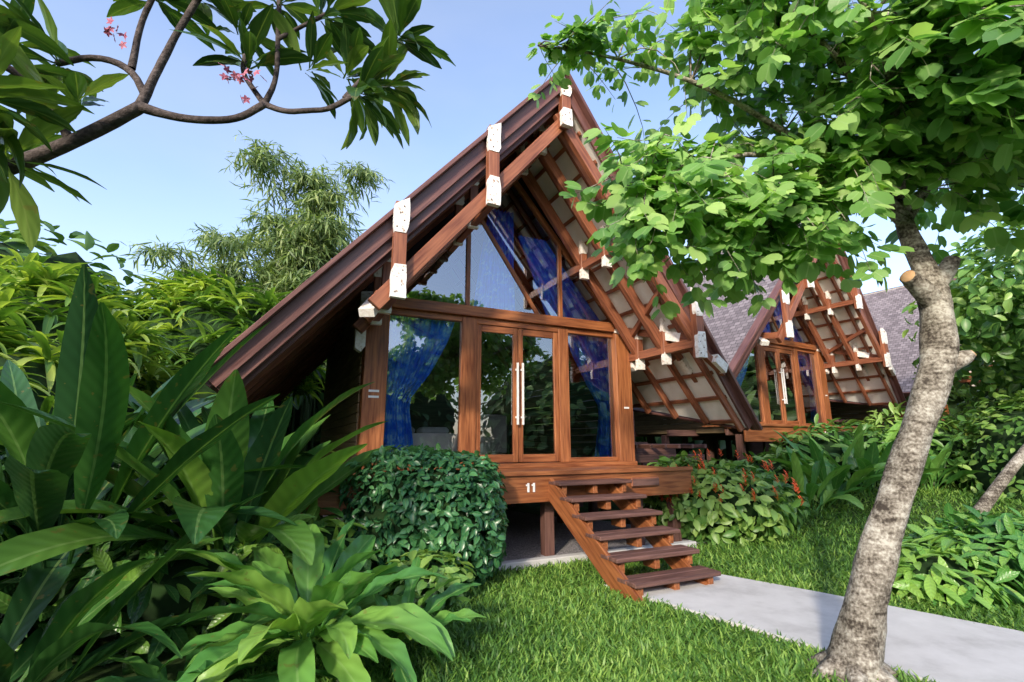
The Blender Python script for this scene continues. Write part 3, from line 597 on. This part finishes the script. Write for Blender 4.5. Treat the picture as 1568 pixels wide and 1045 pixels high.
rosette('cordyline_plant',(-1.32,3.45,.25),40,(.6,1.0),(.16,.23),(.05,1.2),(.5,1.3),L_cord,pr=.14,rmu=.6,stalk=.15,fold=.35,wave=.02)
rosette('cordyline_plant',(-.80,3.75,.12),20,(.42,.7),(.11,.16),(.2,1.1),(.5,1.2),L_cord,pr=.1,rmu=.45,wave=.02)
rosette('cordyline_plant',(-1.9,3.15,.0),18,(.6,.9),(.12,.18),(.1,1.0),(.6,1.4),L_cord,pr=.15,rmu=.15)
bushy('undergrowth_shrub',T_obl,L_big,[((-3.1,4.6,.35),(1.3,1.0,.6)),((-2.2,5.4,.3),(.8,.7,.5)),((-4.6,3.8,.6),(1,1,1.0))],2400,.3,clipz=0)
bushy('hedge_bush',T_ov,L_hedge,[((-.97,5.7,.68),(.80,.60,.66))],5400,.10,pw=4.5,f=.82,spread=.2,la=.07,clipz=0.02,up=.3,lk=3.5)
bushy('low_shrub',T_ov,L_shrub,[((-.78,4.95,.2),(.36,.28,.24))],340,.14,f=.6,clipz=0)
e=bushy('red_flower_shrub',T_ov,L_shrub,[((3.3,8.05,.55),(1.0,.7,.62)),((3.9,8.5,.5),(.9,.7,.5)),((2.75,8.3,.6),(.6,.6,.65))],3600,.17,f=.75,clipz=.02)
fb=Bag()
for i in range(64):
    u=nrm(R.normal(size=3)); u[1]=-abs(u[1]); u[2]=abs(u[2])*.9+.05; p=A([3.4,8.12,.50])+u*A([1.15,.86,.80])
    k=7; hh=np.linspace(0,.10,k)*R.uniform(.7,1.2); an=np.arange(k)*2.4; d=np.stack([np.cos(an)*.6,np.sin(an)*.6,np.full(k,1.)],1)
    inst(fb,T_obl,p+np.stack([0*hh,0*hh,hh],1),d,np.stack([np.cos(an),np.sin(an),0*an],1)*-1+.01,np.full(k,.065),R.random(k))
fb.obj('red_bracts',M_red,e)
for (x,y_,k,L) in ((6.0,9.4,22,1.5),(5.3,9.0,14,1.2),(6.9,9.8,18,1.5),(7.6,10.6,16,1.7),(8.4,10.2,16,1.2)):
    rosette('canna_plant',(x,y_,float(gz(x,y_))),k,(L*.7,L*1.15),(.16,.26),(.6,1.45),(.3,1.3),L_cord,pr=.25,rmu=.6,stalk=.25)
bushy('garden_shrub',T_obl,L_shrub,[((7.2,10.8,1.1),(1.6,.7,.8)),((9.4,11.3,1.2),(1.4,.8,1.0)),((5.2,9.9,.7),(.8,.5,.6))],2400,.28,clipz=0)
rosette('yucca_plant',(10.2,11.2,1.3),26,(.8,1.2),(.06,.09),(.1,1.3),(.3,1.1),L_yel,pr=.1,rmu=.6,power=.5)
bushy('groundcover_shrub',T_obl,L_cord,[((5.4,5.5,.26),(1.2,.6,.40)),((4.3,5.2,.16),(.45,.38,.26))],1700,.25,f=.7,clipz=.02,up=.9)
bushy('border_hedge',T_ov,L_shrub,[((9.8,9.2,1.0),(1.2,1.4,1.35)),((11.5,10.5,1.2),(1.6,1.6,1.6)),((11.4,8.2,1.1),(1.4,1.2,1.2))],5200,.17,f=.8,clipz=.3)
T=empty('leaning_tree'); tb=Bag(); tube(tb,[(7.3,8.3,0),(7.8,8.25,.6),(8.5,8.2,1.35),(9.3,8.2,2.1),(9.9,8.3,3.3)],[.11,.085,.075,.07,.05],ns=12,rough=.05); tb.obj('trunk',M_bark,T)
E=[((9.9,8.6,4.4),(1.7,1.5,1.3)),((11.2,9.5,4.8),(1.8,1.8,1.6)),((9.2,9.2,3.9),(1.0,1.0,.8)),((10.9,10.6,3.3),(1.5,1.4,1.1))]
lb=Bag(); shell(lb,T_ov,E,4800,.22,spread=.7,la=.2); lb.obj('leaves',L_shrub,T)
# ------------------------------------------------------------------ background left
def strapmass(name,ells,n,per,L,mat,T=T_strap):
    e=empty(name); b=Bag()
    for c,r in ells:
        u=nrm(R.normal(size=(n,3))); u[:,2]=np.abs(u[:,2])*1.0-.15; P=A(c)+u*A(r)*(1+.12*lump(A(c)+u*A(r),1.5)[:,None])
        for p in P:
            k=per; an=R.uniform(0,6.28,k); el=R.uniform(-.1,1.2,k); d=np.stack([np.cos(an)*np.cos(el),np.sin(an)*np.cos(el),np.sin(el)],1)
            nn=np.stack([-np.cos(an)*np.sin(el),-np.sin(an)*np.sin(el),np.cos(el)],1); bs=R.uniform(.1,.95)
            inst(b,T,np.repeat(p[None],k,0),d,nn,L*R.uniform(.6,1.2,k),np.clip(bs+R.normal(0,.12,k),0,1))
    b.obj('leaves',mat,e); c_=Bag(); core(c_,ells,.8); c_.obj('dark_filler_core',M_core,e)  # core is an added dark filler that closes gaps between leaves
strapmass('dracaena_thicket',[((-7.6,7.6,2.0),(2.0,1.6,2.1)),((-10.5,8.5,2.6),(2.4,2,2.5))],120,14,.75,L_yel)
strapmass('dracaena_thicket',[((-8.2,12.8,3.1),(2.6,1.6,3.1)),((-12.5,12,3.4),(3,2,3.0))],150,14,.85,L_yel)
strapmass('dracaena_thicket',[((-6.2,5.6,1.4),(1.4,1.1,1.6))],90,13,.7,L_yel)
def bamboo(loc,H,nc,sp,nl,ls=.42):
    e=empty('bamboo_clump'); tb=Bag();lb=Bag(); P=[];D=[];
    for i in range(nc):
        a=R.uniform(0,6.28); h=H*R.uniform(.5,1.0); b0=A([loc[0]+R.normal(0,.5),loc[1]+R.normal(0,.5),0]); ln=R.uniform(.1,1)*sp
        pts=[b0,b0+A([math.cos(a)*ln*.15,math.sin(a)*ln*.15,h*.4]),b0+A([math.cos(a)*ln*.5,math.sin(a)*ln*.5,h*.8]),b0+A([math.cos(a)*ln*.8,math.sin(a)*ln*.8,h]),b0+A([math.cos(a)*ln*1.15,math.sin(a)*ln*1.15,h*.97])]
        q=tube(tb,pts,[.05,.045,.03,.012,.005],ns=5,it=2)
        for _ in range(nl//nc//9):
            t=R.uniform(.3,1)**.8*(len(q)-1.001); k=int(t); p=q[k]+(q[k+1]-q[k])*(t-k); aa=R.uniform(0,6.28); l=R.uniform(.3,1.1)
            bd=A([math.cos(aa),math.sin(aa),R.uniform(-.2,.5)]); 
            for w in range(9):
                P.append(p+bd*l*(.3+.08*w)+A([0,0,-.02*w*w*.3])); D.append(nrm(bd*.6+R.normal(0,.5,3)+A([0,0,-.4])))
    m=len(P); inst(lb,T_nar,P,A(D),nrm(R.normal(0,.5,(m,3))+A([0,-.4,1])),ls*R.uniform(.6,1.2,m),np.clip(R.normal(.5,.25,m),0,1))
    tb.obj('culms',L_bam,e); lb.obj('leaves',L_bam,e)
bamboo((-7.6,16.5),12.0,24,2.1,18000,.40)
bamboo((-10.2,17),9.6,22,2.6,14000,.40)
bamboo((-5.9,17.5),9.6,14,1.7,9000,.40)
bushy('distant_trees',T_ov,L_far,[((-10,18,3.5),(4,2.5,4.2)),((-18,17,4),(5,4,5)),((-5.5,20,3),(4,3,4)),((2,24,2.5),(6,3,4)),((11,24,3),(7,3,4.5)),((21,22,3),(6,4,5)),((20,14,2.5),(4,4,4.5)),((30,18,3),(6,6,6)),((-28,14,4),(7,7,7))],14000,.75,f=.85,la=.15,lk=1.2)
bushy('distant_trees',T_ov,L_far,[((-14,-17,2.6),(6,3,4.4)),((-4,-18,2.6),(7,3,4.2)),((5,-18,2.6),(6,3,4.6)),((15,-17,2.8),(7,3,4.8)),((25,-9,3),(5,6,5)),((-24,-7,3),(5,7,5))],7000,.8,f=.92,la=.15,lk=1.2)
# ------------------------------------------------------------------ light, sky, camera
sd=nrm(A([-.34,-1.0,0])); el=math.radians(26)
dirs=A([sd[0]*math.cos(el),sd[1]*math.cos(el),math.sin(el)])
sun=bpy.data.lights.new('sun','SUN'); sun.energy=4.3; sun.angle=math.radians(4); sun.color=(1,.89,.72)
so=bpy.data.objects.new('sun',sun); scene.collection.objects.link(so); so.rotation_euler=Vector(dirs).to_track_quat('Z','Y').to_euler()
w=bpy.data.worlds.new('World'); scene.world=w; w.use_nodes=True; nt=w.node_tree; nt.nodes.clear(); L=nt.links
sk=N(nt,'ShaderNodeTexSky',sky_type='NISHITA'); sk.sun_disc=False; sk.sun_elevation=el; sk.sun_rotation=math.atan2(sd[0],sd[1]); sk.air_density=1.0; sk.dust_density=1.3; sk.ozone_density=1.1
tc=N(nt,'ShaderNodeTexCoord'); mp=N(nt,'ShaderNodeMapping'); mp.inputs['Scale'].default_value=(1,1,2.6); L.new(tc.outputs['Generated'],mp.inputs[0])
no=N(nt,'ShaderNodeTexNoise'); no.inputs['Scale'].default_value=1.6; no.inputs['Detail'].default_value=5; L.new(mp.outputs[0],no.inputs['Vector'])
cf=ramp(nt,no.outputs[0],[(.36,(.05,.05,.05)),(.8,(.34,.34,.34))])
col=mixc(nt,1.0,sk.outputs[0],(2.65,2.6,2.8),'MULTIPLY')
col=mixc(nt,cf,col,(6.2,6.5,7.0))
bg=N(nt,'ShaderNodeBackground'); bg.inputs[1].default_value=.15; L.new(col,bg.inputs[0]); ow=N(nt,'ShaderNodeOutputWorld'); L.new(bg.outputs[0],ow.inputs[0])
cam=bpy.data.cameras.new('camera'); cam.lens=17.0; cam.sensor_width=36; cam.clip_end=2000; cam.clip_start=.05
co=bpy.data.objects.new('camera',cam); scene.collection.objects.link(co); co.location=(0,0,1.5); co.rotation_euler=(math.radians(90+11.7),0,0); scene.camera=co
scene.view_settings.view_transform='Standard'; scene.view_settings.look='None'; scene.view_settings.exposure=0
